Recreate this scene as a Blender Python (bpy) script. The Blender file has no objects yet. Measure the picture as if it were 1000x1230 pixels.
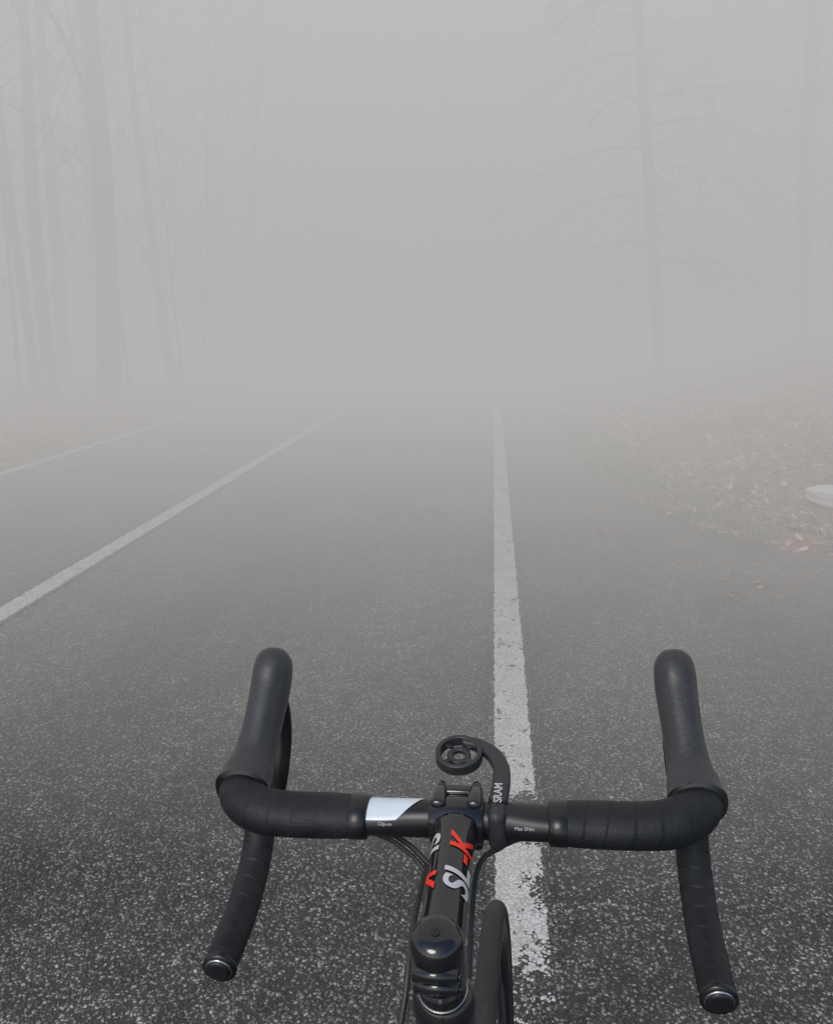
import bpy, bmesh, math, random
import numpy as np
from mathutils import Vector, Matrix, Euler
random.seed(7); rs=np.random.RandomState(11)
scene=bpy.context.scene
R=math.radians
scene.view_settings.view_transform='Standard'
scene.view_settings.look='None'
scene.view_settings.exposure=0

# ---------------------------------------------------------------- node helpers
def new_mat(name):
    m=bpy.data.materials.new(name); m.use_nodes=True
    nt=m.node_tree; nt.nodes.clear()
    out=nt.nodes.new('ShaderNodeOutputMaterial')
    return m,nt,out
def N(nt,t,ins=None,**kw):
    n=nt.nodes.new(t)
    for k,v in kw.items(): setattr(n,k,v)
    if ins:
        for k,v in ins.items():
            s=n.inputs[k]
            if isinstance(v,bpy.types.NodeSocket): nt.links.new(v,s)
            else: s.default_value=v
    return n
def M(nt,op,a,b=0.0,c=0.0,clamp=False):
    n=nt.nodes.new('ShaderNodeMath'); n.operation=op; n.use_clamp=clamp
    for i,v in enumerate((a,b,c)):
        if isinstance(v,bpy.types.NodeSocket): nt.links.new(v,n.inputs[i])
        else: n.inputs[i].default_value=v
    return n.outputs[0]
def MIX(nt,f,a,b,blend='MIX'):
    n=nt.nodes.new('ShaderNodeMix'); n.data_type='RGBA'; n.blend_type=blend
    for s,v in ((n.inputs[0],f),(n.inputs[6],a),(n.inputs[7],b)):
        if isinstance(v,bpy.types.NodeSocket): nt.links.new(v,s)
        elif s.type=='RGBA' and not hasattr(v,'__len__'): s.default_value=(v,v,v,1)
        elif s.type=='RGBA': s.default_value=(*v[:3],1)
        else: s.default_value=v
    return n.outputs[2]
def RANGE(nt,v,a,b,c=0.0,d=1.0):
    n=nt.nodes.new('ShaderNodeMapRange'); n.clamp=True
    nt.links.new(v,n.inputs[0])
    for i,x in enumerate((a,b,c,d)): n.inputs[i+1].default_value=x
    return n.outputs[0]
def BSDF(nt,out,**ins):
    b=nt.nodes.new('ShaderNodeBsdfPrincipled')
    for k,v in ins.items():
        k=k.replace('_',' ')
        s=b.inputs[k]
        if isinstance(v,bpy.types.NodeSocket): nt.links.new(v,s)
        elif s.type=='RGBA': s.default_value=(*v[:3],1)
        else: s.default_value=v
    nt.links.new(b.outputs[0],out.inputs[0])
    return b

# ---------------------------------------------------------------- asphalt (world space, reused under paint)
def asphalt_nodes(nt):
    pos=N(nt,'ShaderNodeNewGeometry').outputs['Position']
    warp=N(nt,'ShaderNodeTexNoise',{'Vector':pos,'Scale':70.0,'Detail':1.0}).outputs['Color']
    wv=N(nt,'ShaderNodeVectorMath',{0:warp,1:(0.5,0.5,0.5)},operation='SUBTRACT').outputs[0]
    wv=N(nt,'ShaderNodeVectorMath',{0:wv,'Scale':0.014},operation='SCALE').outputs[0]
    p2=N(nt,'ShaderNodeVectorMath',{0:pos,1:wv},operation='ADD').outputs[0]
    v1=N(nt,'ShaderNodeTexVoronoi',{'Vector':p2,'Scale':108.0})
    sep=N(nt,'ShaderNodeSeparateColor',{'Color':v1.outputs['Color']})
    stone=RANGE(nt,v1.outputs['Distance'],0.28,0.58,1.0,0.0)
    rnd=M(nt,'POWER',sep.outputs[0],2.2)
    bright=M(nt,'MULTIPLY_ADD',rnd,0.29,0.055)
    fine=N(nt,'ShaderNodeTexNoise',{'Vector':pos,'Scale':330.0,'Detail':1.0}).outputs['Fac']
    small=RANGE(nt,fine,0.55,0.75,0.0,0.10)
    val=M(nt,'MULTIPLY_ADD',stone,M(nt,'SUBTRACT',bright,0.022),0.022)
    val=M(nt,'ADD',val,small)
    mp=N(nt,'ShaderNodeMapping',{'Vector':pos,'Scale':(1.15,0.5,1.0),'Rotation':(0,0,-0.35),'Location':(2.4,3.9,0)})
    big=N(nt,'ShaderNodeTexNoise',{'Vector':mp.outputs[0],'Scale':1.0,'Detail':4.0,'Roughness':0.5,'Distortion':1.0}).outputs['Fac']
    big=RANGE(nt,big,0.36,0.66,0.80,1.45)
    mid=N(nt,'ShaderNodeTexNoise',{'Vector':pos,'Scale':12.0,'Detail':4.0}).outputs['Fac']
    mid=RANGE(nt,mid,0.3,0.7,0.68,1.32)
    val=M(nt,'MULTIPLY',M(nt,'MULTIPLY',val,big),mid)
    col=N(nt,'ShaderNodeCombineColor',{0:M(nt,'MULTIPLY',val,1.01),1:M(nt,'MULTIPLY',val,1.0),2:M(nt,'MULTIPLY',val,0.98)}).outputs[0]
    h=M(nt,'MULTIPLY_ADD',RANGE(nt,v1.outputs['Distance'],0.1,0.7,1.0,0.0),0.7,M(nt,'MULTIPLY',sep.outputs[1],0.5))
    n3=N(nt,'ShaderNodeTexNoise',{'Vector':pos,'Scale':45.0,'Detail':3.0}).outputs['Fac']
    h=M(nt,'ADD',h,M(nt,'MULTIPLY',n3,0.9))
    return pos,col,h,stone,n3
mat_asph,nt,out=new_mat('asphalt')
pos,col,h,stone,n3=asphalt_nodes(nt)
bump=N(nt,'ShaderNodeBump',{'Height':h,'Strength':1.0,'Distance':0.007})
BSDF(nt,out,Base_Color=col,Roughness=0.42,Normal=bump.outputs[0])

def paint_mat(name,xc,half,worn):
    m,nt,out=new_mat(name)
    pos,col,h,stone,n3=asphalt_nodes(nt)
    sp=N(nt,'ShaderNodeSeparateXYZ',{0:pos})
    en=N(nt,'ShaderNodeTexNoise',{'Vector':pos,'Scale':22.0,'Detail':6.0,'Roughness':0.65}).outputs['Fac']
    dx=M(nt,'ABSOLUTE',M(nt,'SUBTRACT',sp.outputs[0],xc))
    dx=M(nt,'ADD',dx,M(nt,'MULTIPLY',M(nt,'SUBTRACT',en,0.5),0.036))
    edge=RANGE(nt,dx,half-0.001,half+0.0015,1.0,0.0)
    w1=N(nt,'ShaderNodeTexNoise',{'Vector':pos,'Scale':26.0,'Detail':6.0,'Roughness':0.72}).outputs['Fac']
    w2=N(nt,'ShaderNodeTexNoise',{'Vector':pos,'Scale':6.0,'Detail':3.0}).outputs['Fac']
    wear=M(nt,'ADD',M(nt,'MULTIPLY',w1,0.7),M(nt,'MULTIPLY',w2,0.5))
    wear=M(nt,'ADD',wear,M(nt,'MULTIPLY',stone,-0.07))
    if worn:
        a=RANGE(nt,sp.outputs[1],2.6,2.3,0.0,1.0)
        g=M(nt,'ABSOLUTE',M(nt,'SUBTRACT',sp.outputs[1],2.24))
        g=RANGE(nt,g,0.02,0.12,0.30,0.0)
        e=RANGE(nt,sp.outputs[1],1.70,1.58,0.0,0.12)
        sx_=RANGE(nt,sp.outputs[0],xc-0.02,xc+0.05,0.0,0.06)
        wear=M(nt,'ADD',wear,M(nt,'MULTIPLY',a,M(nt,'ADD',sx_,0.03))); wear=M(nt,'ADD',wear,g); wear=M(nt,'ADD',wear,e)
    wm=RANGE(nt,wear,0.685,0.705,1.0,0.0)
    mask=M(nt,'MULTIPLY',edge,wm)
    dirt=N(nt,'ShaderNodeTexNoise',{'Vector':pos,'Scale':9.0,'Detail':5.0}).outputs['Fac']
    pc=MIX(nt,RANGE(nt,dirt,0.3,0.75),(0.70,0.70,0.68),(0.50,0.50,0.48))
    pc=MIX(nt,M(nt,'MULTIPLY',RANGE(nt,stone,0.0,0.5,1.0,0.0),0.45),pc,(0.22,0.22,0.215))
    c=MIX(nt,mask,col,pc)
    hh=M(nt,'ADD',M(nt,'MULTIPLY',h,M(nt,'SUBTRACT',1.0,M(nt,'MULTIPLY',mask,0.5))),M(nt,'MULTIPLY',mask,0.9))
    bump=N(nt,'ShaderNodeBump',{'Height':hh,'Strength':0.8,'Distance':0.005})
    BSDF(nt,out,Base_Color=c,Roughness=0.55,Normal=bump.outputs[0])
    return m

mat_ground,nt,out=new_mat('leaf_litter_soil')
pos=N(nt,'ShaderNodeNewGeometry').outputs['Position']
v=N(nt,'ShaderNodeTexVoronoi',{'Vector':pos,'Scale':17.0})
sc=N(nt,'ShaderNodeSeparateColor',{'Color':v.outputs['Color']})
cr=N(nt,'ShaderNodeValToRGB',{'Fac':sc.outputs[0]})
e=cr.color_ramp.elements; e[0].color=(0.06,0.035,0.025,1); e[1].color=(0.58,0.38,0.28,1)
x=e.new(0.35); x.color=(0.24,0.12,0.075,1); x=e.new(0.7); x.color=(0.40,0.22,0.15,1)
ng=N(nt,'ShaderNodeTexNoise',{'Vector':pos,'Scale':0.9,'Detail':5.0}).outputs['Fac']
c=MIX(nt,RANGE(nt,ng,0.52,0.68,0,0.6),cr.outputs[0],(0.17,0.18,0.09))
nb=N(nt,'ShaderNodeTexNoise',{'Vector':pos,'Scale':22.0,'Detail':4.0}).outputs['Fac']
bp=N(nt,'ShaderNodeBump',{'Height':M(nt,'ADD',nb,v.outputs['Distance']),'Strength':0.9,'Distance':0.04})
BSDF(nt,out,Base_Color=c,Roughness=0.9,Normal=bp.outputs[0])

def attr_mat(name,rough):
    m,nt,out=new_mat(name)
    a=N(nt,'ShaderNodeAttribute',attribute_name='Col')
    pos=N(nt,'ShaderNodeNewGeometry').outputs['Position']
    n=N(nt,'ShaderNodeTexNoise',{'Vector':pos,'Scale':90.0,'Detail':2.0}).outputs['Fac']
    k=RANGE(nt,n,.3,.7,.7,1.2)
    c=MIX(nt,1.0,a.outputs['Color'],N(nt,'ShaderNodeCombineColor',{0:k,1:k,2:k}).outputs[0],'MULTIPLY')
    BSDF(nt,out,Base_Color=c,Roughness=rough)
    return m
mat_leaf=attr_mat('dry_leaf',0.75); mat_grass=attr_mat('grass',0.7)

def simple(name,col,rough,scale=40.0,var=0.25,bumpd=0.0,metal=0.0,coat=0.0,obj=True,spec=0.5):
    m,nt,out=new_mat(name)
    tc=N(nt,'ShaderNodeTexCoord').outputs['Object']
    n=N(nt,'ShaderNodeTexNoise',{'Vector':tc,'Scale':scale,'Detail':4.0}).outputs['Fac']
    c=MIX(nt,RANGE(nt,n,0.3,0.7),[x*(1-var) for x in col],[x*(1+var) for x in col])
    r=RANGE(nt,n,0.3,0.7,max(rough-0.06,0.02),rough+0.08)
    ins=dict(Base_Color=c,Roughness=r,Metallic=metal,Coat_Weight=coat)
    if bumpd>0:
        b=N(nt,'ShaderNodeBump',{'Height':n,'Strength':0.6,'Distance':bumpd}); ins['Normal']=b.outputs[0]
    b=BSDF(nt,out,**ins); b.inputs['Specular IOR Level'].default_value=spec
    return m
mat_bark=simple('bark',(0.12,0.105,0.095),0.9,9.0,0.5)
mat_needle=simple('conifer_needles',(0.08,0.095,0.065),0.8,5.0,0.4)
mat_gloss=simple('gloss_black_carbon',(0.008,0.009,0.011),0.14,30,0.2,coat=0.6)
mat_satin=simple('satin_black_alloy',(0.010,0.011,0.013),0.33,30,0.2)
mat_hood=simple('rubber_hood',(0.034,0.036,0.039),0.40,260,0.15,0.0003)
mat_plastic=simple('matte_black_plastic',(0.028,0.030,0.032),0.45,200,0.15,0.0002)
mat_white=simple('pale_patch',(0.62,0.70,0.76),0.25,20,0.08)
mat_grey=simple('silver_graphic',(0.50,0.51,0.52),0.35,20,0.1)
mat_red=simple('red_graphic',(0.80,0.035,0.015),0.3,20,0.08)
mat_tyre=simple('tyre_rubber',(0.024,0.024,0.024),0.6,60,0.3,0.0004)
mat_steel=simple('steel',(0.45,0.45,0.46),0.28,60,0.15,metal=1.0)
mat_stone=simple('white_paint_stone',(0.80,0.81,0.82),0.6,12,0.08,0.01)
# bar tape: helical overlaps from UV (u = metres along bar, v = turn)
mat_tape,nt,out=new_mat('bar_tape')
uv=N(nt,'ShaderNodeUVMap').outputs[0]; sp=N(nt,'ShaderNodeSeparateXYZ',{0:uv})
tc=N(nt,'ShaderNodeTexCoord').outputs['Object']
n2=N(nt,'ShaderNodeTexNoise',{'Vector':tc,'Scale':35.0,'Detail':3.0}).outputs['Fac']
sv=M(nt,'FRACT',M(nt,'ADD',M(nt,'MULTIPLY',sp.outputs[0],1/0.021),M(nt,'ADD',sp.outputs[1],M(nt,'MULTIPLY',n2,0.35))))
step=M(nt,'ADD',RANGE(nt,sv,0.0,0.84,0.0,1.0),RANGE(nt,sv,0.88,1.0,0.0,-1.0))
n=N(nt,'ShaderNodeTexNoise',{'Vector':tc,'Scale':600.0,'Detail':3.0}).outputs['Fac']
hh=M(nt,'ADD',M(nt,'MULTIPLY',step,0.7),M(nt,'ADD',M(nt,'MULTIPLY',n,0.6),M(nt,'MULTIPLY',n2,1.6)))
bp=N(nt,'ShaderNodeBump',{'Height':hh,'Strength':0.85,'Distance':0.0011})
c=MIX(nt,RANGE(nt,n2,0.3,0.7),(0.006,0.0075,0.010),(0.013,0.0155,0.019))
b=BSDF(nt,out,Base_Color=c,Roughness=0.55,Normal=bp.outputs[0]); b.inputs['Specular IOR Level'].default_value=.38

# ---------------------------------------------------------------- mesh helpers
def mk(name,verts,faces,mat,parent=None,smooth=True,uvs=None,cols=None):
    me=bpy.data.meshes.new(name)
    me.from_pydata([tuple(v) for v in verts],[],[tuple(f) for f in faces])
    if smooth: me.polygons.foreach_set('use_smooth',[True]*len(me.polygons))
    if uvs is not None:
        l=me.uv_layers.new(name='UVMap')
        for lp in me.loops: l.data[lp.index].uv=uvs[lp.vertex_index]
    if cols is not None:
        a=me.color_attributes.new('Col','FLOAT_COLOR','POINT')
        a.data.foreach_set('color',np.asarray(cols,dtype=np.float32).ravel())
    if mat: me.materials.append(mat)
    me.update()
    o=bpy.data.objects.new(name,me); scene.collection.objects.link(o)
    if parent: o.parent=parent
    return o
def catmull(pts,k):
    P=[np.array(p,float) for p in pts]; out=[]
    for i in range(len(P)-1):
        p0=P[i-1] if i>0 else 2*P[0]-P[1]; p1=P[i]; p2=P[i+1]; p3=P[i+2] if i+2<len(P) else 2*P[-1]-P[-2]
        for j in range(k):
            t=j/k
            out.append(0.5*((2*p1)+(-p0+p2)*t+(2*p0-5*p1+4*p2-p3)*t*t+(-p0+3*p1-3*p2+p3)*t**3))
    out.append(P[-1]); return out
def tube_data(pts,rad,n=16,k=6,n0=None,power=2.0,cap=True):
    full=[list(p)+list(r if hasattr(r,'__len__') else (r,r)) for p,r in zip(pts,rad)]
    S=catmull(full,k) if k>1 else [np.array(f) for f in full]
    C=[Vector(s[:3]) for s in S]; A=[(max(s[3],1e-5),max(s[4],1e-5)) for s in S]
    T=[]
    for i in range(len(C)):
        t=C[min(i+1,len(C)-1)]-C[max(i-1,0)]; T.append(t.normalized())
    nn=Vector(n0) if n0 else (Vector((0,0,1)) if abs(T[0].z)<0.9 else Vector((0,1,0)))
    V=[];F=[];U=[];s=0
    for i in range(len(C)):
        nn=(nn-T[i]*nn.dot(T[i])).normalized(); b=T[i].cross(nn)
        if i: s+=(C[i]-C[i-1]).length
        for j in range(n+1):
            an=2*math.pi*j/n; ca,sa=math.cos(an),math.sin(an)
            ca=math.copysign(abs(ca)**(2/power),ca); sa=math.copysign(abs(sa)**(2/power),sa)
            V.append(C[i]+nn*ca*A[i][0]+b*sa*A[i][1]); U.append((s,j/n))
    w=n+1
    for i in range(len(C)-1):
        for j in range(n): F.append((i*w+j,(i+1)*w+j,(i+1)*w+j+1,i*w+j+1))
    if cap:
        for base,c,rev in ((0,C[0],0),((len(C)-1)*w,C[-1],1)):
            V.append(c); U.append((0,0)); k0=len(V)-1
            for j in range(n): F.append((k0,base+j+1,base+j) if rev else (k0,base+j,base+j+1))
    return V,F,U
def tube(name,pts,rad,mat,parent=None,n=16,k=6,n0=None,power=2.0,cap=True,sm=True):
    if not hasattr(rad,'__len__'): rad=[rad]*len(pts)
    V,F,U=tube_data(pts,rad,n,k,n0,power,cap)
    o=mk(name,V,F,mat,parent,sm,U)
    bm=bmesh.new(); bm.from_mesh(o.data); bmesh.ops.remove_doubles(bm,verts=bm.verts,dist=1e-6)
    bmesh.ops.recalc_face_normals(bm,faces=bm.faces); bm.to_mesh(o.data); bm.free()
    return o
def sharp(o,ang=40):
    o.data.set_sharp_from_angle(angle=R(ang)); return o
def box(name,loc,size,mat,parent=None,bev=0.002,rot=(0,0,0),seg=3):
    bm=bmesh.new(); bmesh.ops.create_cube(bm,size=1)
    for v in bm.verts: v.co=Vector((v.co.x*size[0],v.co.y*size[1],v.co.z*size[2]))
    bmesh.ops.bevel(bm,geom=bm.edges[:],offset=bev,segments=seg,profile=0.5,affect='EDGES')
    me=bpy.data.meshes.new(name); bm.to_mesh(me); bm.free(); me.materials.append(mat)
    me.polygons.foreach_set('use_smooth',[True]*len(me.polygons))
    o=bpy.data.objects.new(name,me); scene.collection.objects.link(o)
    o.location=loc; o.rotation_euler=rot
    if parent: o.parent=parent
    return o
def torus(name,c,R0,r0,mat,parent,n=96,m=14,sx=1.0,prof=None):
    V=[];F=[]
    for i in range(n):
        a=2*math.pi*i/n
        for j in range(m):
            b=2*math.pi*j/m
            rr=R0+r0*math.cos(b); V.append((c[0]+sx*r0*math.sin(b),c[1]+rr*math.cos(a),c[2]+rr*math.sin(a)))
    for i in range(n):
        for j in range(m):
            F.append((i*m+j,((i+1)%n)*m+j,((i+1)%n)*m+(j+1)%m,i*m+(j+1)%m))
    return mk(name,V,F,mat,parent)

# ---------------------------------------------------------------- ground, road
RE_Y=[-40,4.15,4.45,4.8,5.2,5.8,6.5,8.0,10.0,14,300]
RE_X=[14,14,6.0,3.3,2.15,1.6,1.32,1.06,0.98,0.95,0.95]
def right_edge(y): return np.interp(y,RE_Y,RE_X)
ys=np.concatenate([np.arange(-40,4.1,0.5),np.arange(4.1,16,0.06),np.arange(16,40,0.25),np.arange(40,300,3.0)])
poly=np.stack([right_edge(np.array(RE_Y,float)),np.array(RE_Y,float)],1)
def wob(y,s): return 0.035*np.sin(y*3.1+s)+0.025*np.sin(y*7.7+2*s)+0.012*np.sin(y*19+s*3)
def dist_right(x,y):
    x=np.asarray(x,float).ravel(); y=np.asarray(y,float).ravel()
    P=poly[:-1]; D=poly[1:]-P; L=(D**2).sum(1)
    q=np.stack([x,y],1)[:,None,:]
    t=np.clip(((q-P)*D).sum(2)/L,0,1); d=np.sqrt(((q-(P+t[...,None]*D))**2).sum(2)).min(1)
    return np.where((x>right_edge(y))&(y>4.15),d,-d)
def height(x,y):
    x=np.asarray(x,float).ravel(); y=np.asarray(y,float).ravel()
    dr=dist_right(x,y); dl=-(x+4.98)
    und=0.03*np.sin(x*1.7+y*0.9)+0.03*np.sin(y*2.3-x*1.1)+0.015*np.sin(x*5+y*4)
    def bank(d,k): 
        dd=np.clip(d,0,None); return np.interp(dd,[0,.08,.4,1,3,8,20,80,600],[-.02,.012,.03,.08,.08+k*2,.08+k*7,.08+k*14,.08+k*20,.08+k*25])+np.clip(dd/1.5,0,1)*und
    z=np.full(len(x),-0.02)
    z=np.where(dr>0,bank(dr,0.22),z); z=np.where(dl>0,bank(dl,0.09),z)
    return z
gx=np.concatenate([[-600,-300,-150,-80,-50],np.arange(-35,-7,1.0),np.arange(-7,-4.6,.1),np.arange(-4.6,.7,1.0),np.arange(.7,7,.1),np.arange(7,14,.5),np.arange(14,36,1.5),[50,80,150,300,600]])
gy=np.concatenate([[-600,-300,-100,-40,-10],np.arange(-4,4,1.0),np.arange(4,14,.1),np.arange(14,40,.5),np.arange(40,100,5),[130,200,300,600]])
GX,GY=np.meshgrid(gx,gy); GZ=height(GX,GY)
V=np.stack([GX.ravel(),GY.ravel(),GZ],1); nx=len(gx)
F=[(j*nx+i,j*nx+i+1,(j+1)*nx+i+1,(j+1)*nx+i) for j in range(len(gy)-1) for i in range(nx-1)]
mk('ground',V.tolist(),F,mat_ground)
V=[];F=[]
for i,y in enumerate(ys):
    xr=right_edge(y)+ (wob(y,1.0) if y>4.6 else 0); xl=-4.98+wob(y,2.0)
    V+= [(xl,y,0.0),(-1.5,y,0.0),(0.6,y,0.0),(xr,y,0.0)]
    if i:
        for k in range(3): a=(i-1)*4+k; F.append((a,a+1,a+5,a+4))
mk('road',V,F,mat_asph,smooth=False)
def line(name,xc,half,y0,y1,worn=False):
    m=paint_mat(name+'_paint',xc,half,worn); w=half+0.025; z=0.004
    n=40; V=[];F=[]
    for i in range(n+1):
        y=y0+(y1-y0)*i/n; V+=[(xc-w,y,z),(xc+w,y,z)]
        if i: a=2*(i-1); F.append((a,a+1,a+3,a+2))
    return mk(name,V,F,m,smooth=False)
line('edge_line_marking',0.098,0.064,1.2,180,True)
line('centre_line_marking',-2.45,0.060,-10,180)
line('edge_line_marking',-4.72,0.060,-10,180)

# ---------------------------------------------------------------- leaves and grass
def scatter_leaves(name,X,Y,smin,smax,tilt,palette,mat,lift=0.01):
    n=len(X); Z=height(X,Y); Z=np.maximum(Z,0.0)
    V=np.zeros((n,6,3)); C=np.zeros((n,6,4)); 
    for i in range(n):
        s=random.uniform(smin,smax); w=s*random.uniform(.45,.8)
        curl=random.uniform(-.25,.5)*s
        q=np.array([(-s,0,0),(-.3*s,-w*.8,curl*.6),(.5*s,-w*.6,curl),(s*1.1,0,curl*.3),(.5*s,w*.6,curl),(-.3*s,w*.8,curl*.6)])*0.5
        m=Euler((random.gauss(0,tilt),random.gauss(0,tilt),random.uniform(0,6.28))).to_matrix()
        q=q@np.array(m).T
        V[i]=q+np.array([X[i],Y[i],Z[i]+lift+max(0,-q[:,2].min())])
        c=np.array(random.choice(palette))*random.uniform(.7,1.25); C[i,:,:3]=c; C[i,:,3]=1
    F=[]
    for i in range(n):
        b=i*6; F+=[(b,b+1,b+2,b+3),(b,b+3,b+4,b+5)]
    return mk(name,V.reshape(-1,3).tolist(),F,mat,smooth=False,cols=C.reshape(-1,4))
pal=[(.42,.17,.09),(.56,.28,.18),(.28,.11,.06),(.64,.42,.31),(.76,.58,.46),(.11,.05,.035),(.50,.18,.08),(.60,.34,.23)]
n=20000
xx=rs.uniform(.9,9.0,n); yy=rs.uniform(4.2,15,n)
dd=dist_right(xx,yy); keep=(dd>-.02)&(rs.rand(n)<np.where(dd<.35,.45+dd,1.0))
xx=xx[keep];yy=yy[keep]
scatter_leaves('leaf_litter',xx,yy,.035,.10,.4,pal,mat_leaf)
n=6000; xx=-4.95-np.abs(rs.normal(0,1.6,n)); yy=rs.uniform(6,17,n)
scatter_leaves('leaf_litter',xx,yy,.04,.10,.35,pal,mat_leaf)
sx=[1.72,1.37,1.63,1.55,1.30,1.85,1.2]; sy=[2.93,2.60,3.25,3.2,4.4,3.9,5.3]
n=70; ax=rs.uniform(1.0,3.5,n); ay=5.1-np.abs(rs.normal(0,.35,n)); ax2=rs.uniform(.6,1.5,40); ay2=rs.uniform(5.6,9,40)
scatter_leaves('stray_leaf',np.array(sx+list(ax)+list(ax2)),np.array(sy+list(ay)+list(ay2)),.028,.055,.2,[(.55,.17,.06),(.40,.15,.07),(.44,.24,.14)],mat_leaf,lift=.004)
def grass(name,X,Y,hmin,hmax,palette):
    n=len(X); Z=height(X,Y); V=[];F=[];C=[]
    for i in range(n):
        h=random.uniform(hmin,hmax); a=random.uniform(0,6.28); w=random.uniform(.002,.005); b=random.uniform(.1,.7)*h
        dx,dy=math.cos(a),math.sin(a); k=len(V); x,y,z=X[i],Y[i],max(Z[i],0)
        V+=[(x-dy*w,y+dx*w,z),(x+dy*w,y-dx*w,z),(x+dx*b*.3+dy*w*.7,y+dy*b*.3-dx*w*.7,z+h*.6),(x+dx*b*.3-dy*w*.7,y+dy*b*.3+dx*w*.7,z+h*.6),(x+dx*b,y+dy*b,z+h)]
        F+=[(k,k+1,k+2,k+3),(k+3,k+2,k+4)]
        c=np.array(random.choice(palette))*random.uniform(.7,1.3); C+=[(*c,1)]*5
    return mk(name,V,F,mat_grass,smooth=False,cols=C)
tx=[];ty=[]
for i in range(340):
    cy=random.uniform(5.6,13); cx=float(right_edge(cy))+abs(random.gauss(.10,.25))
    if random.random()<.3: cx+=random.uniform(0,1.2)
    for k in range(random.randint(12,36)):
        tx.append(cx+random.gauss(0,.06)); ty.append(cy+random.gauss(0,.07))
gpal=[(.20,.26,.09),(.26,.30,.12),(.32,.33,.16),(.36,.33,.19),(.15,.21,.07)]
grass('grass',np.array(tx),np.array(ty),.03,.12,gpal)
tx=[];ty=[]
for i in range(160):
    cy=random.uniform(6,17); cx=-5.02-abs(random.gauss(.1,.5))
    for k in range(24): tx.append(cx+random.gauss(0,.08)); ty.append(cy+random.gauss(0,.08))
grass('grass',np.array(tx),np.array(ty),.05,.14,gpal)
# pale stone on the bank
bm=bmesh.new(); bmesh.ops.create_icosphere(bm,subdivisions=3,radius=1)
for v in bm.verts:
    c=v.co.copy(); f=1+.12*math.sin(c.x*5+1)*math.cos(c.y*4)+.08*math.sin(c.z*7)
    x=max(-.95,min(.8,c.x*f)); wdg=.45+.55*(x+.95)/1.75
    v.co=Vector((x*.26,c.y*f*.19*wdg,max(-.55,min(.55,c.z*f))*.19*wdg))
me=bpy.data.meshes.new('white_stone'); bm.to_mesh(me); bm.free(); me.materials.append(mat_stone)
o=bpy.data.objects.new('white_stone',me); scene.collection.objects.link(o)
wx,wy=2.62,6.36; o.location=(wx,wy,float(height([wx],[wy])[0])+.075); o.rotation_euler=(0,0.08,R(-22))

# ---------------------------------------------------------------- trees
def add(VV,FF,V,F):
    b=len(VV); VV+=V; FF+=[tuple(i+b for i in f) for f in F]
def rdir(d,ang,rng):
    ax=Vector((rng.gauss(0,1),rng.gauss(0,1),rng.gauss(0,1))).cross(d)
    if ax.length<1e-4: ax=Vector((1,0,0))
    return (Matrix.Rotation(ang,3,ax.normalized())@d).normalized()
def bare_mesh(seed,H,r0,first=.2,nb=22):
    rng=random.Random(seed); VV=[];FF=[]
    def br(p,d,L,r,dep):
        n=7 if dep==0 else 4
        pts=[p];rad=[r];q=p.copy();dd=d.copy()
        for i in range(n):
            dd=(dd+Vector((rng.gauss(0,1),rng.gauss(0,1),rng.gauss(0,.6)))*(.035 if dep==0 else .13)+Vector((0,0,.05 if dep else .03))).normalized()
            q=q+dd*(L/n); pts.append(q.copy()); rad.append(max(r*(1-.82*(i+1)/n),.004))
        V,F,U=tube_data(pts,rad,8 if dep==0 else (5 if dep==1 else 3),2 if dep<2 else 1,cap=False)
        add(VV,FF,V,F)
        if dep>=3: return
        cnt=(nb,8,5)[dep]
        for i in range(cnt):
            t=rng.uniform(first if dep==0 else .15,.97); f=t*n; k=min(int(f),n-1)
            pp=pts[k].lerp(pts[k+1],f-k)
            dirn=rdir((pts[k+1]-pts[k]).normalized(),rng.uniform(.45,.95) if dep==0 else rng.uniform(.35,.9),rng)
            ll=L*(1-t*.7)*rng.uniform(.16,.32) if dep==0 else L*(1-t*.6)*rng.uniform(.35,.6)
            br(pp,dirn,ll,max(rad[k]*rng.uniform(.16,.30),.005),dep+1)
    br(Vector((0,0,-.3)),Vector((0,0,1)),H,r0,0)
    me=bpy.data.meshes.new('bare_tree'); me.from_pydata([tuple(v) for v in VV],[],FF)
    me.polygons.foreach_set('use_smooth',[True]*len(me.polygons)); me.materials.append(mat_bark); return me
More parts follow.
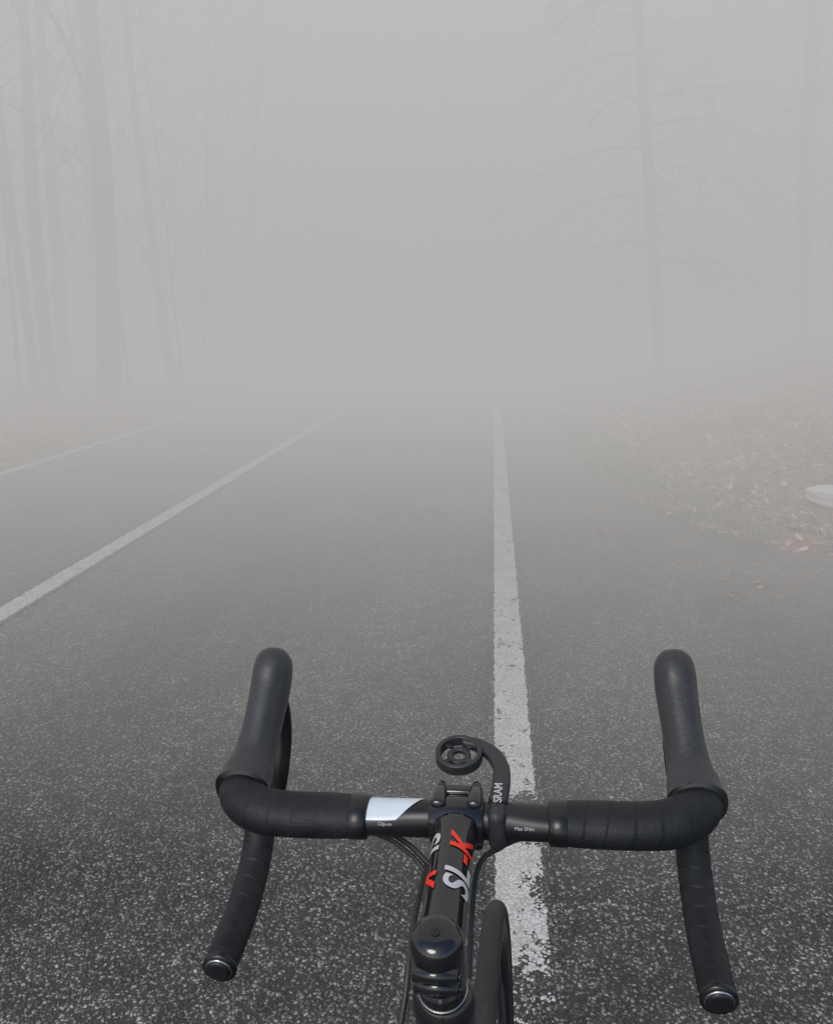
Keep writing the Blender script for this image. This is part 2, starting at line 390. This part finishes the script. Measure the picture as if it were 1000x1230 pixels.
def conifer_mesh(seed,H,r0,first=1.6):
    rng=random.Random(seed); VV=[];FF=[];mi=[]
    V,F,U=tube_data([(0,0,-.3),(0.02,0,H*.3),(-.03,.02,H*.65),(0,0,H)],[r0,r0*.8,r0*.45,.02],9,4,cap=False); add(VV,FF,V,F); mi+=[0]*len(F)
    z=first
    while z<H-.3:
        for w in range(rng.randint(2,4)):
            a=rng.uniform(0,6.28); L=(H-z)*.24*rng.uniform(.6,1.15)+.3; 
            h=Vector((math.cos(a),math.sin(a),0)); pts=[];n=6
            for i in range(n+1):
                t=i/n; pts.append(Vector((0,0,z))+h*(L*t)+Vector((0,0,.10*L*math.sin(t*2.4)-.34*L*t*t)))
            V,F,U=tube_data(pts,[max(.024*(1-t/n)*L/2.5,.005) for t in range(n+1)],4,1,cap=False); add(VV,FF,V,F); mi+=[0]*len(F)
            side=Vector((-h.y,h.x,0))
            for i in range(int(L*9)):
                t=rng.uniform(.15,1); k=min(int(t*n),n-1); p=pts[k].lerp(pts[k+1],t*n-k)
                s=rng.choice((-1,1)); l=L*(1.05-t)*.4*rng.uniform(.5,1.1)+.1
                q=p+(side*s*l*.8+h*l*.5)+Vector((0,0,-l*rng.uniform(.3,.9)))
                mid=p.lerp(q,.5)+Vector((0,0,l*.1))
                V,F,U=tube_data([p,mid,q],[.005,.004,.003],3,1,cap=False); add(VV,FF,V,F); mi+=[0]*len(F)
                for j in range(int(4+l*12)):
                    c=p.lerp(q,rng.random())+Vector((0,0,l*.06))
                    d=Vector((rng.gauss(0,1),rng.gauss(0,1),-.9)).normalized()*rng.uniform(.04,.10); e=d.cross(Vector((rng.gauss(0,1),rng.gauss(0,1),rng.gauss(0,1)))).normalized()*.008
                    b=len(VV); VV+= [c-e,c+e,c+d]; FF.append((b,b+1,b+2)); mi.append(1)
        z+=rng.uniform(.25,.45)
    me=bpy.data.meshes.new('conifer_tree'); me.from_pydata([tuple(v) for v in VV],[],FF)
    me.materials.append(mat_bark); me.materials.append(mat_needle); me.polygons.foreach_set('material_index',mi); return me
bm_=[bare_mesh(1,15,.20,.22),bare_mesh(2,13,.11,.12,24),bare_mesh(3,14,.14,.3),bare_mesh(5,9,.045,.1,22)]
cm_=[conifer_mesh(4,13,.12),conifer_mesh(9,11,.11,.9)]
def plant(name,me,x,y,rz=0,s=1,lean=(0,0)):
    o=bpy.data.objects.new(name,me); scene.collection.objects.link(o)
    o.location=(x,y,float(height([x],[y])[0])-.05); o.rotation_euler=(lean[0],lean[1],rz); o.scale=(s,s,s); return o
for (k,x,y,rz,s) in [(0,-6.35,13.4,.3,1.0),(2,-7.3,13.4,1.3,.9),(1,-7.3,12.9,2.2,.8),(3,-6.5,14.6,.5,1.0),(1,-6.3,16.2,4,1.0),(3,-6.0,17.2,3,1.1),
        (2,-8.2,15.5,5,1.0),(3,-7.6,12.9,2,.9),(3,-5.9,15.6,1,.8),(1,-6.2,20,.4,1),(0,-8.5,18,4,1.1)]:
    plant('bare_tree',bm_[k],x,y,rz,s,(random.gauss(0,.02),random.gauss(0,.03)))
for (k,x,y,rz,s,l) in [(0,3.3,17.0,.6,1.1,(0,-.17)),(1,6.9,18.5,2,1.0,(0,0)),(0,9.8,17.5,3,1.1,(0,.02)),(1,4.9,21.5,4,1.2,(0,0))]:
    plant('conifer_tree',cm_[k],x,y,rz,s,l)
for (k,x,y,rz,s) in [(2,8.3,16.2,1,1.0),(1,5.9,16.8,2,.9),(0,6.6,19,3,.9),(3,9.4,15.5,.3,1.0)]:
    plant('bare_tree',bm_[k],x,y,rz,s,(random.gauss(0,.03),random.gauss(0,.03)))
# distant woodland belt, one joined mesh
bm=bmesh.new()
for i in range(10):
    side=(-1,1)[i%2]; y=random.uniform(24,45); x=(-6.5-random.uniform(0,14)) if side<0 else (3.6+random.uniform(0,14))
    n0=len(bm.verts); bm.from_mesh(bm_[3]); bm.verts.ensure_lookup_table()
    mt=Matrix.Translation((x,y,float(height([x],[y])[0])))@Matrix.Rotation(random.uniform(0,6),4,'Z')@Matrix.Scale(random.uniform(1.3,1.8),4)
    bmesh.ops.transform(bm,matrix=mt,verts=bm.verts[n0:])
me=bpy.data.meshes.new('distant_forest'); bm.to_mesh(me); bm.free(); me.materials.clear(); me.materials.append(mat_bark)
o=bpy.data.objects.new('distant_forest',me); scene.collection.objects.link(o)

# ---------------------------------------------------------------- bicycle
bike=bpy.data.objects.new('road_bicycle',None); scene.collection.objects.link(bike)
yaw_c=math.atan(.09)
def cam2w(x,y): return (x*math.cos(yaw_c)-y*math.sin(yaw_c), x*math.sin(yaw_c)+y*math.cos(yaw_c))
LEAN=R(3.0); BY=R(8.0)
bx,by=cam2w(.0165+.053,.524)
bike.location=(bx,by,0); 
bike.rotation_euler=(Matrix.Rotation(yaw_c-BY,4,'Z')@Matrix.Rotation(-LEAN,4,'Y')).to_euler()
CZ=1.009; CY=.145
def C(x,y,z): return (x,CY+y,CZ+z)
tube('bar_centre',[C(-.105,0,0),C(-.07,0,0),C(-.035,0,0),C(.035,0,0),C(.07,0,0),C(.105,0,0)],[(.0205,.0140),(.0195,.0150),(.0168,.0165),(.0168,.0165),(.0195,.0150),(.0205,.0140)],mat_satin,bike,28,6,n0=(0,1,0))
for s,nm in ((-1,'left'),(1,'right')):
    top=[C(s*.083,0,0),C(s*.12,0,0),C(s*.158,.000,0),C(s*.190,.006,0),C(s*.213,.024,.002),C(s*.222,.050,.004),C(s*.222,.078,-.004),C(s*.221,.092,-.032),C(s*.221,.082,-.072),C(s*.221,.054,-.100),C(s*.2205,.014,-.116),C(s*.2205,-.018,-.122),C(s*.2205,-.050,-.127)]
    rr=[(.0225,.0175),(.0245,.0185),(.0240,.0190),(.0225,.0205),.0210,.0190,.017,.016,.016,.016,.016,.016,.0155]
    rr=[r if hasattr(r,'__len__') else (r,r) for r in rr]
    tube('bar_tape_'+nm,top,rr,mat_tape,bike,28,8,n0=(0,1,0))
    tube('tape_finish_'+nm,[C(s*.0815,0,0),C(s*.083,0,0),C(s*.0975,0,0),C(s*.099,0,0)],[(.0215,.0170),(.0235,.0184),(.0240,.0188),(.0225,.0176)],mat_satin,bike,28,1,n0=(0,1,0))
    e0=Vector(C(s*.2205,-.049,-.127)); dn=(Vector(top[-1])-Vector(top[-2])).normalized()
    tube('bar_end_plug_'+nm,[e0,e0+dn*.0045,e0+dn*.0052],[.0162,.0160,.0120],mat_satin,bike,28,1)
    tube('bar_end_ring_'+nm,[e0+dn*.0045,e0+dn*.0065],[.0130,.0124],mat_steel,bike,28,1)
    tube('bar_end_cap_'+nm,[e0+dn*.0060,e0+dn*.0080,e0+dn*.0088],[.0118,.0112,.007],mat_satin,bike,28,1)
    # rubber hood
    hp=[C(s*.2150,.040,.006),C(s*.2150,.050,.009),C(s*.2140,.068,.017),C(s*.2128,.090,.033),C(s*.2120,.110,.050),C(s*.2112,.128,.067),C(s*.2108,.140,.082),C(s*.2105,.1485,.093),C(s*.2104,.154,.0995),C(s*.2103,.156,.102)]
    hr=[(.0235,.0245),(.0240,.0240),(.0225,.0205),(.0235,.0186),(.0245,.0188),(.0245,.0198),(.0235,.0200),(.0200,.0178),(.0120,.0110),(.003,.003)]
    tube('brake_hood_'+nm,hp,hr,mat_hood,bike,30,8,n0=(0,0,1),power=2.5)
    tube('hood_lip_'+nm,[C(s*.2155,.0335,.003),C(s*.2155,.0350,.0035),C(s*.2150,.043,.0065),C(s*.2145,.058,.012)],[(.0258,.0266),(.0263,.0270),(.0246,.0250),(.0232,.0226)],mat_hood,bike,36,4,n0=(0,0,1),power=2.4)
    tube('brake_lever_'+nm,[C(s*.212,.138,.060),C(s*.213,.160,.035),C(s*.214,.160,-.005),C(s*.217,.148,-.045),C(s*.222,.150,-.078)],[(.008,.009),(.007,.010),(.005,.011),(.0045,.010),(.004,.006)],mat_satin,bike,14,6,n0=(0,1,0))
def bar_patch(name,pl,mat):
    V=[];F=[];n=len(pl[0])
    for row in pl:
        for (x,a) in row:
            t=min(max((abs(x)-.035)/.035,0),1); t=t*t*(3-2*t); t2=min(max((abs(x)-.07)/.035,0),1); t2=t2*t2*(3-2*t2)
            A=.0168+.0027*t+.0010*t2; B=.0165-.0015*t-.0010*t2
            V.append(C(x,math.cos(a)*(A+.0007),math.sin(a)*(B+.0007)))
    for i in range(len(pl)-1):
        for j in range(n-1): F.append((i*n+j,i*n+j+1,(i+1)*n+j+1,(i+1)*n+j))
    return mk(name,V,F,mat,bike)
rows=[]
for i in range(15):
    t=i/14; a=R(50+ (150-50)*t); x1=-.028-.026*t**1.3
    rows.append([(-.0812+(x1+.0812)*j/14,a) for j in range(15)])
bar_patch('bar_pale_patch',rows,mat_white)  # pale blue-white patch on the left of the bar top
# stem: rear end sits a little lower than the bar
SR=.0182
T0=Vector((0,-.018,CZ+.010))
sA=Vector((0,T0.y+.002,CZ-.014)); sB=Vector((0,.128,CZ))
sl_=(sB-sA)
tube('stem',[sA,sA+sl_*.13,sA+sl_*.35,sA+sl_*.80,sB],[(.0200,.0195),(.0192,.0185),(SR,SR),(SR,SR),(.0195,.0215)],mat_gloss,bike,36,8,n0=(0,0,1))
def stem_text(name,body,size,y0,phi0,sgn,mat,extra=.0008):
    cu=bpy.data.curves.new(name,'FONT'); cu.body=body; cu.size=size; cu.offset=size*.022
    cu.shear=.25
    ob=bpy.data.objects.new(name,cu); scene.collection.objects.link(ob)
    bpy.context.view_layer.update()
    me=bpy.data.meshes.new_from_object(ob.evaluated_get(bpy.context.evaluated_depsgraph_get()))
    bpy.data.objects.remove(ob)
    bm=bmesh.new(); bm.from_mesh(me)
    h=-.2*size
    while h<size:
        bmesh.ops.bisect_plane(bm,geom=bm.verts[:]+bm.edges[:]+bm.faces[:],plane_co=(0,h,0),plane_no=(0,1,0)); h+=.0012
    xm=max(v.co.x for v in bm.verts)
    for v in bm.verts:
        tx,ty=v.co.x,v.co.y; r=SR+extra
        if sgn>0: ph=phi0-ty/r; yy=y0+tx
        else: ph=-phi0+ty/r; yy=y0-tx
        f=(yy-sA.y)/sl_.y
        v.co=Vector((r*math.sin(ph),yy,sA.z+sl_.z*f+r*math.cos(ph)))
    bm.to_mesh(me); bm.free(); me.materials.clear(); me.materials.append(mat)
    o=bpy.data.objects.new(name,me); scene.collection.objects.link(o); o.parent=bike; return xm
w=stem_text('stem_lettering_sl','SL',.034,.034,R(66),1,mat_grey)
stem_text('stem_lettering_k','-K',.032,.034+w+.001,R(66),1,mat_red)
w=stem_text('stem_lettering_sl_side','SL',.034,.112,R(104),-1,mat_grey)
stem_text('stem_lettering_k_side','-K',.034,.112-w-.001,R(100),-1,mat_red)
tube('stem_clamp',[C(-.0245,0,0),C(-.0235,0,0),C(.0235,0,0),C(.0245,0,0)],[.0198,.0212,.0212,.0198],mat_gloss,bike,36,1,n0=(0,0,1))
box('faceplate',C(0,.0165,0),(.047,.012,.046),mat_gloss,bike,.004)
for xx_ in (-.0165,.0165):
    box('clamp_lug',C(xx_,.004,.0195),(.0135,.030,.0115),mat_gloss,bike,.0045)
    box('clamp_lug',C(xx_,.004,-.0195),(.0135,.030,.0115),mat_gloss,bike,.0045)
    for zz in (-.0195,.0200):
        tube('clamp_bolt',[C(xx_,.012,zz),C(xx_,.0235,zz),C(xx_,.0255,zz)],[.0052,.0052,.0034],mat_gloss,bike,18,1)
        tube('clamp_bolt_head',[C(xx_,.0225,zz),C(xx_,.0275,zz)],[.0030,.0030],mat_steel,bike,14,1)
# steerer, cap, spacers, head tube (axis tilted 17 deg)
ax=Vector((0,math.sin(R(17)),-math.cos(R(17))))
def ax_l(name,prof,mat,n=36): return sharp(tube(name,[T0+ax*p[0] for p in prof],[p[1] for p in prof],mat,bike,n,1,n0=(1,0,0)),35)
ax_l('top_cap',[(-.0075,.001),(-.0074,.006),(-.0070,.0105),(-.0058,.0140),(-.0030,.0172),(.001,.0190),(.006,.0200),(.011,.0202)],mat_gloss)
ax_l('top_cap_bolt',[(-.0084,.0005),(-.0084,.0034),(-.0065,.0038)],mat_satin,20)
ax_l('steerer_clamp',[(.0115,.0188),(.0125,.0198),(.040,.0205),(.042,.0196)],mat_gloss)
ax_l('spacer',[(.0425,.0178),(.043,.0190),(.0480,.0190),(.0485,.0178)],mat_steel)
ax_l('spacer_2',[(.0490,.0172),(.0495,.0184),(.059,.0184),(.0595,.0172)],mat_satin)
ax_l('spacer_3',[(.0600,.0178),(.0605,.0190),(.0625,.0190),(.0630,.0178)],mat_steel)
ax_l('headset_cover',[(.0635,.0190),(.066,.0215),(.074,.0245),(.078,.0248)],mat_gloss)
ax_l('head_tube',[(.0785,.0235),(.085,.0240),(.16,.0250),(.215,.0285),(.222,.0290)],mat_gloss)
for z_ in (.020,.034):
    c=T0+ax*z_+Vector((0,-.0195,0))
    tube('pinch_bolt',[c+Vector((-.016,0,0)),c+Vector((.016,0,0))],[.0052,.0052],mat_gloss,bike,16,1)
    tube('pinch_bolt_head',[c+Vector((.0162,0,0)),c+Vector((.0185,0,0))],[.0032,.0032],mat_satin,bike,12,1)
# fork, front wheel
hub=Vector((0.004,.350,.340))
crown=T0+ax*.235
tube('fork_crown',[T0+ax*.222,crown,crown+ax*.02],[(.028,.028),(.034,.024),(.030,.018)],mat_gloss,bike,24,4,n0=(1,0,0))
for s in (-1,1):
    tube('fork_blade',[crown+Vector((s*.022,0,0)),crown+ax*.06+Vector((s*.042,.004,0)),crown+ax*.22+Vector((s*.050,.005,0)),hub+Vector((s*.052,0,.01))],[(.012,.02),(.011,.021),(.009,.016),(.008,.011)],mat_gloss,bike,18,8,n0=(1,0,0))
def wheel(h,tag):
    torus('tyre_'+tag,h,.3255,.0145,mat_tyre,bike,120,16,sx=.98)
    V=[];F=[];prof=[(.0105,.3175),(.012,.312),(.0125,.300),(.009,.285),(.0,.2785),(-.009,.285),(-.0125,.300),(-.012,.312),(-.0105,.3175)]
    n=96
    for i in range(n):
        a=2*math.pi*i/n
        for (x,r) in prof: V.append((h[0]+x,h[1]+r*math.cos(a),h[2]+r*math.sin(a)))
    m=len(prof)
    for i in range(n):
        for j in range(m): F.append((i*m+j,i*m+(j+1)%m,((i+1)%n)*m+(j+1)%m,((i+1)%n)*m+j))
    mk('rim_'+tag,V,F,mat_satin,bike)
    VV=[];FF=[]
    for i in range(24):
        a=2*math.pi*i/24; s=1 if i%2 else -1; b=a+(.5 if (i//2)%2 else -.5)
        V,F,U=tube_data([Vector(h)+Vector((s*.026,.022*math.cos(b),.022*math.sin(b))),Vector(h)+Vector((0,.282*math.cos(a),.282*math.sin(a)))],[.001,.001],6,1)
        add(VV,FF,V,F)
    mk('spokes_'+tag,VV,FF,mat_satin,bike)
    tube('hub_'+tag,[Vector(h)+Vector((x,0,0)) for x in (-.05,-.028,-.024,0,.024,.028,.05)],[.010,.012,.026,.015,.026,.012,.010],mat_satin,bike,20,2)
    V=[];F=[];n=72
    for i in range(n):
        a=2*math.pi*i/n; ro=.080+.0025*math.sin(a*18)
        V+=[(h[0]-.036,h[1]+ro*math.cos(a),h[2]+ro*math.sin(a)),(h[0]-.036,h[1]+.062*math.cos(a),h[2]+.062*math.sin(a)),(h[0]-.034,h[1]+.062*math.cos(a),h[2]+.062*math.sin(a)),(h[0]-.034,h[1]+ro*math.cos(a),h[2]+ro*math.sin(a))]
        for j in range(4): F.append((i*4+j,i*4+(j+1)%4,((i+1)%n)*4+(j+1)%4,((i+1)%n)*4+j))
    mk('brake_rotor_'+tag,V,F,mat_steel,bike,False)
wheel(hub,'front')
rear=Vector((0,-.665,.340)); wheel(rear,'rear')
ht=T0+ax*.10; hb=T0+ax*.205; bb=Vector((0,-.27,.27)); st=Vector((0,-.46,.80))
tube('top_tube',[ht,ht.lerp(st,.5),st],[(.017,.016),(.016,.014),(.015,.013)],mat_gloss,bike,24,6)
tube('down_tube',[hb,hb.lerp(bb,.5),bb],[(.024,.022),(.024,.024),(.026,.028)],mat_gloss,bike,24,6)
tube('seat_tube',[bb,st,st+Vector((0,-.055,.15))],[.018,.016,.0136],mat_gloss,bike,24,4)
for s in (-1,1):
    tube('seat_stay',[st+Vector((0,0,-.06)),rear+Vector((s*.06,0,0))],[.009,.007],mat_gloss,bike,12,4)
    tube('chain_stay',[bb+Vector((s*.02,-.02,0)),rear+Vector((s*.06,0,0))],[.011,.008],mat_gloss,bike,12,4)
    a=bb+Vector((s*.075,0,0)); e_=a+Vector((s*.005,.12*s,-.12*s))
    tube('crank_arm',[a,e_],[(.012,.007),(.010,.006)],mat_satin,bike,14,2)
    box('pedal',e_+Vector((s*.045,0,0)),(.075,.06,.016),mat_satin,bike,.004)
tube('bottom_bracket',[bb+Vector((-.07,0,0)),bb+Vector((.07,0,0))],[.02,.02],mat_satin,bike,24,1)
torus('chainring',bb+Vector((.048,0,0)),.095,.006,mat_satin,bike,64,6,sx=.35)
sd=st+Vector((0,-.055,.165))
tube('saddle',[sd+Vector((0,.16,.005)),sd+Vector((0,.08,.01)),sd+Vector((0,0,.01)),sd+Vector((0,-.07,.018)),sd+Vector((0,-.12,.024))],[(.010,.014),(.016,.022),(.018,.045),(.018,.07),(.012,.066)],mat_satin,bike,24,6,n0=(0,0,1))
def cab(name,pts,r=.0026): tube(name,pts,r,mat_plastic,bike,10,8)
cab('brake_hose_left',[C(-.078,.002,-.014),C(-.058,.006,-.024),C(-.035,.0,-.040),C(-.012,-.02,-.062),(-.010,.05,.90),(-.008,.04,.86)])
cab('shift_cable_left',[C(-.078,-.006,-.012),C(-.055,-.004,-.026),C(-.030,-.014,-.048),(-.016,.09,.93),(-.012,.05,.86)],.0022)
cab('brake_hose_right',[C(.078,.002,-.014),C(.060,.012,-.024),C(.038,.014,-.036),C(.015,.0,-.055),(.012,.06,.90),(.008,.045,.86)])
cab('rear_brake_hose',[C(-.03,.0,-.045),(-.033,.075,.955),(-.034,.030,.930),(-.041,.008,.88),(-.038,.03,.80),(-.02,.08,.72)])
# computer mount: open C-shaped out-front bracket
box('mount_clamp',C(.0365,.0,.0),(.0165,.042,.040),mat_plastic,bike,.008)
box('mount_clamp_jaw',C(.0365,.012,-.020),(.0145,.022,.016),mat_plastic,bike,.004)
arm=[C(.0365,.004,.016),C(.0390,.024,.021),C(.0385,.044,.026),C(.0310,.062,.030),C(.0160,.0745,.0335),C(.000,.0790,.0350)]
tube('mount_arm',arm,[(.0055,.0085),(.0060,.0085),(.0060,.0080),(.0060,.0075),(.0055,.0065),(.0050,.0050)],mat_plastic,bike,20,8,n0=(0,0,1),power=3)
pc=Vector(C(-.003,.061,.031)); TL=Matrix.Rotation(R(14),3,'X')
def ring(name,ri,ro,z0,z1,mat,n=48):
    V=[];F=[]
    for i in range(n):
        a=2*math.pi*i/n; c_,s_=math.cos(a),math.sin(a)
        for (r,z) in ((ri,z0),(ri,z1-.0006),(ri+.0006,z1),(ro-.0008,z1),(ro,z1-.0008),(ro,z0)): V.append(pc+TL@Vector((r*c_,r*s_,z)))
    for i in range(n):
        for j in range(6): F.append((i*6+j,i*6+(j+1)%6,((i+1)%n)*6+(j+1)%6,((i+1)%n)*6+j))
    return sharp(mk(name,V,F,mat,bike),35)
ring('mount_ring',.0182,.0228,-.005,.0055,mat_plastic)
ring('mount_inner_ring',.0060,.0115,-.004,.0005,mat_plastic)
for i in range(4):
    a=math.pi/4+i*math.pi/2
    box('mount_tab',pc+TL@Vector((.0150*math.cos(a),.0150*math.sin(a),.0010)),(.0085,.0060,.0030),mat_plastic,bike,.0006,(R(14),0,a))
cu=bpy.data.curves.new('t','FONT'); cu.body='SRAM'; cu.size=.0105; cu.offset=.0002
ob=bpy.data.objects.new('t',cu); scene.collection.objects.link(ob); bpy.context.view_layer.update()
me=bpy.data.meshes.new_from_object(ob.evaluated_get(bpy.context.evaluated_depsgraph_get())); bpy.data.objects.remove(ob)
me.materials.clear(); me.materials.append(mat_grey)
o=bpy.data.objects.new('mount_lettering',me); scene.collection.objects.link(o); o.parent=bike
o.location=C(.0405,-.006,.0226); o.rotation_euler=(0,R(-8),R(90))
for b_,x_,y_ in (('Clip-on',-.070,-.0185),('Max 5Nm',.052,-.0185)):
    cu=bpy.data.curves.new('t','FONT'); cu.body=b_; cu.size=.0042
    ob=bpy.data.objects.new('t',cu); scene.collection.objects.link(ob); bpy.context.view_layer.update()
    me=bpy.data.meshes.new_from_object(ob.evaluated_get(bpy.context.evaluated_depsgraph_get())); bpy.data.objects.remove(ob)
    me.materials.clear(); me.materials.append(mat_grey)
    o=bpy.data.objects.new('bar_lettering',me); scene.collection.objects.link(o); o.parent=bike
    o.location=C(x_,y_-.0008,.0040); o.rotation_euler=(R(62),0,0)

# ---------------------------------------------------------------- fog banks (homogeneous volumes, absorbing and self-glowing)
def fog(name,lo,hi,sig,L):
    m,nt,out=new_mat(name+'_volume')
    ab=N(nt,'ShaderNodeVolumeAbsorption',{'Color':(0,0,0,1),'Density':sig})
    em=N(nt,'ShaderNodeEmission',{'Color':(*L,1),'Strength':sig})  # set glow stands in for daylight scattered inside the fog
    ad=N(nt,'ShaderNodeAddShader',{0:ab.outputs[0],1:em.outputs[0]})
    nt.links.new(ad.outputs[0],out.inputs['Volume'])
    x0,y0,z0=lo;x1,y1,z1=hi
    V=[(x0,y0,z0),(x1,y0,z0),(x1,y1,z0),(x0,y1,z0),(x0,y0,z1),(x1,y0,z1),(x1,y1,z1),(x0,y1,z1)]
    F=[(0,3,2,1),(4,5,6,7),(0,1,5,4),(1,2,6,5),(2,3,7,6),(3,0,4,7)]
    return mk(name,V,F,m,smooth=False)
fog('fog_bank',(-200,1.9,-2),(200,300,3.2),.222,(.462,.454,.448))
fog('fog_bank',(-200,1.9,3.204),(200,300,30),.20,(.560,.549,.540))  # upper bank glows brighter, so the paler sky is put into its colour

# ---------------------------------------------------------------- light
w=bpy.data.worlds.new('World'); scene.world=w; w.use_nodes=True
nt=w.node_tree; bg=nt.nodes['Background']
sky=nt.nodes.new('ShaderNodeTexSky'); sky.sky_type='NISHITA'; sky.sun_disc=False
sun_el=R(42); sun_az=R(205)
sky.sun_elevation=sun_el; sky.sun_rotation=sun_az; sky.air_density=1.0; sky.dust_density=1.5
nt.links.new(sky.outputs[0],bg.inputs[0]); bg.inputs[1].default_value=.14
sl=bpy.data.lights.new('sun','SUN'); sl.energy=1.3; sl.angle=R(25); sl.color=(1,.95,.88)
so=bpy.data.objects.new('sun',sl); scene.collection.objects.link(so)
d=Vector((math.sin(sun_az)*math.cos(sun_el),math.cos(sun_az)*math.cos(sun_el),math.sin(sun_el)))
so.rotation_euler=d.to_track_quat('Z','Y').to_euler(); so.location=(0,-5,20)

# ---------------------------------------------------------------- camera
cd=bpy.data.cameras.new('camera'); cam=bpy.data.objects.new('camera',cd); scene.collection.objects.link(cam)
cd.sensor_fit='HORIZONTAL'; cd.sensor_width=36; cd.lens=36; cd.clip_start=.02; cd.clip_end=2000
cam.location=(0,0,1.45); cam.rotation_euler=(R(90)-math.atan(.23),0,yaw_c)
scene.camera=cam
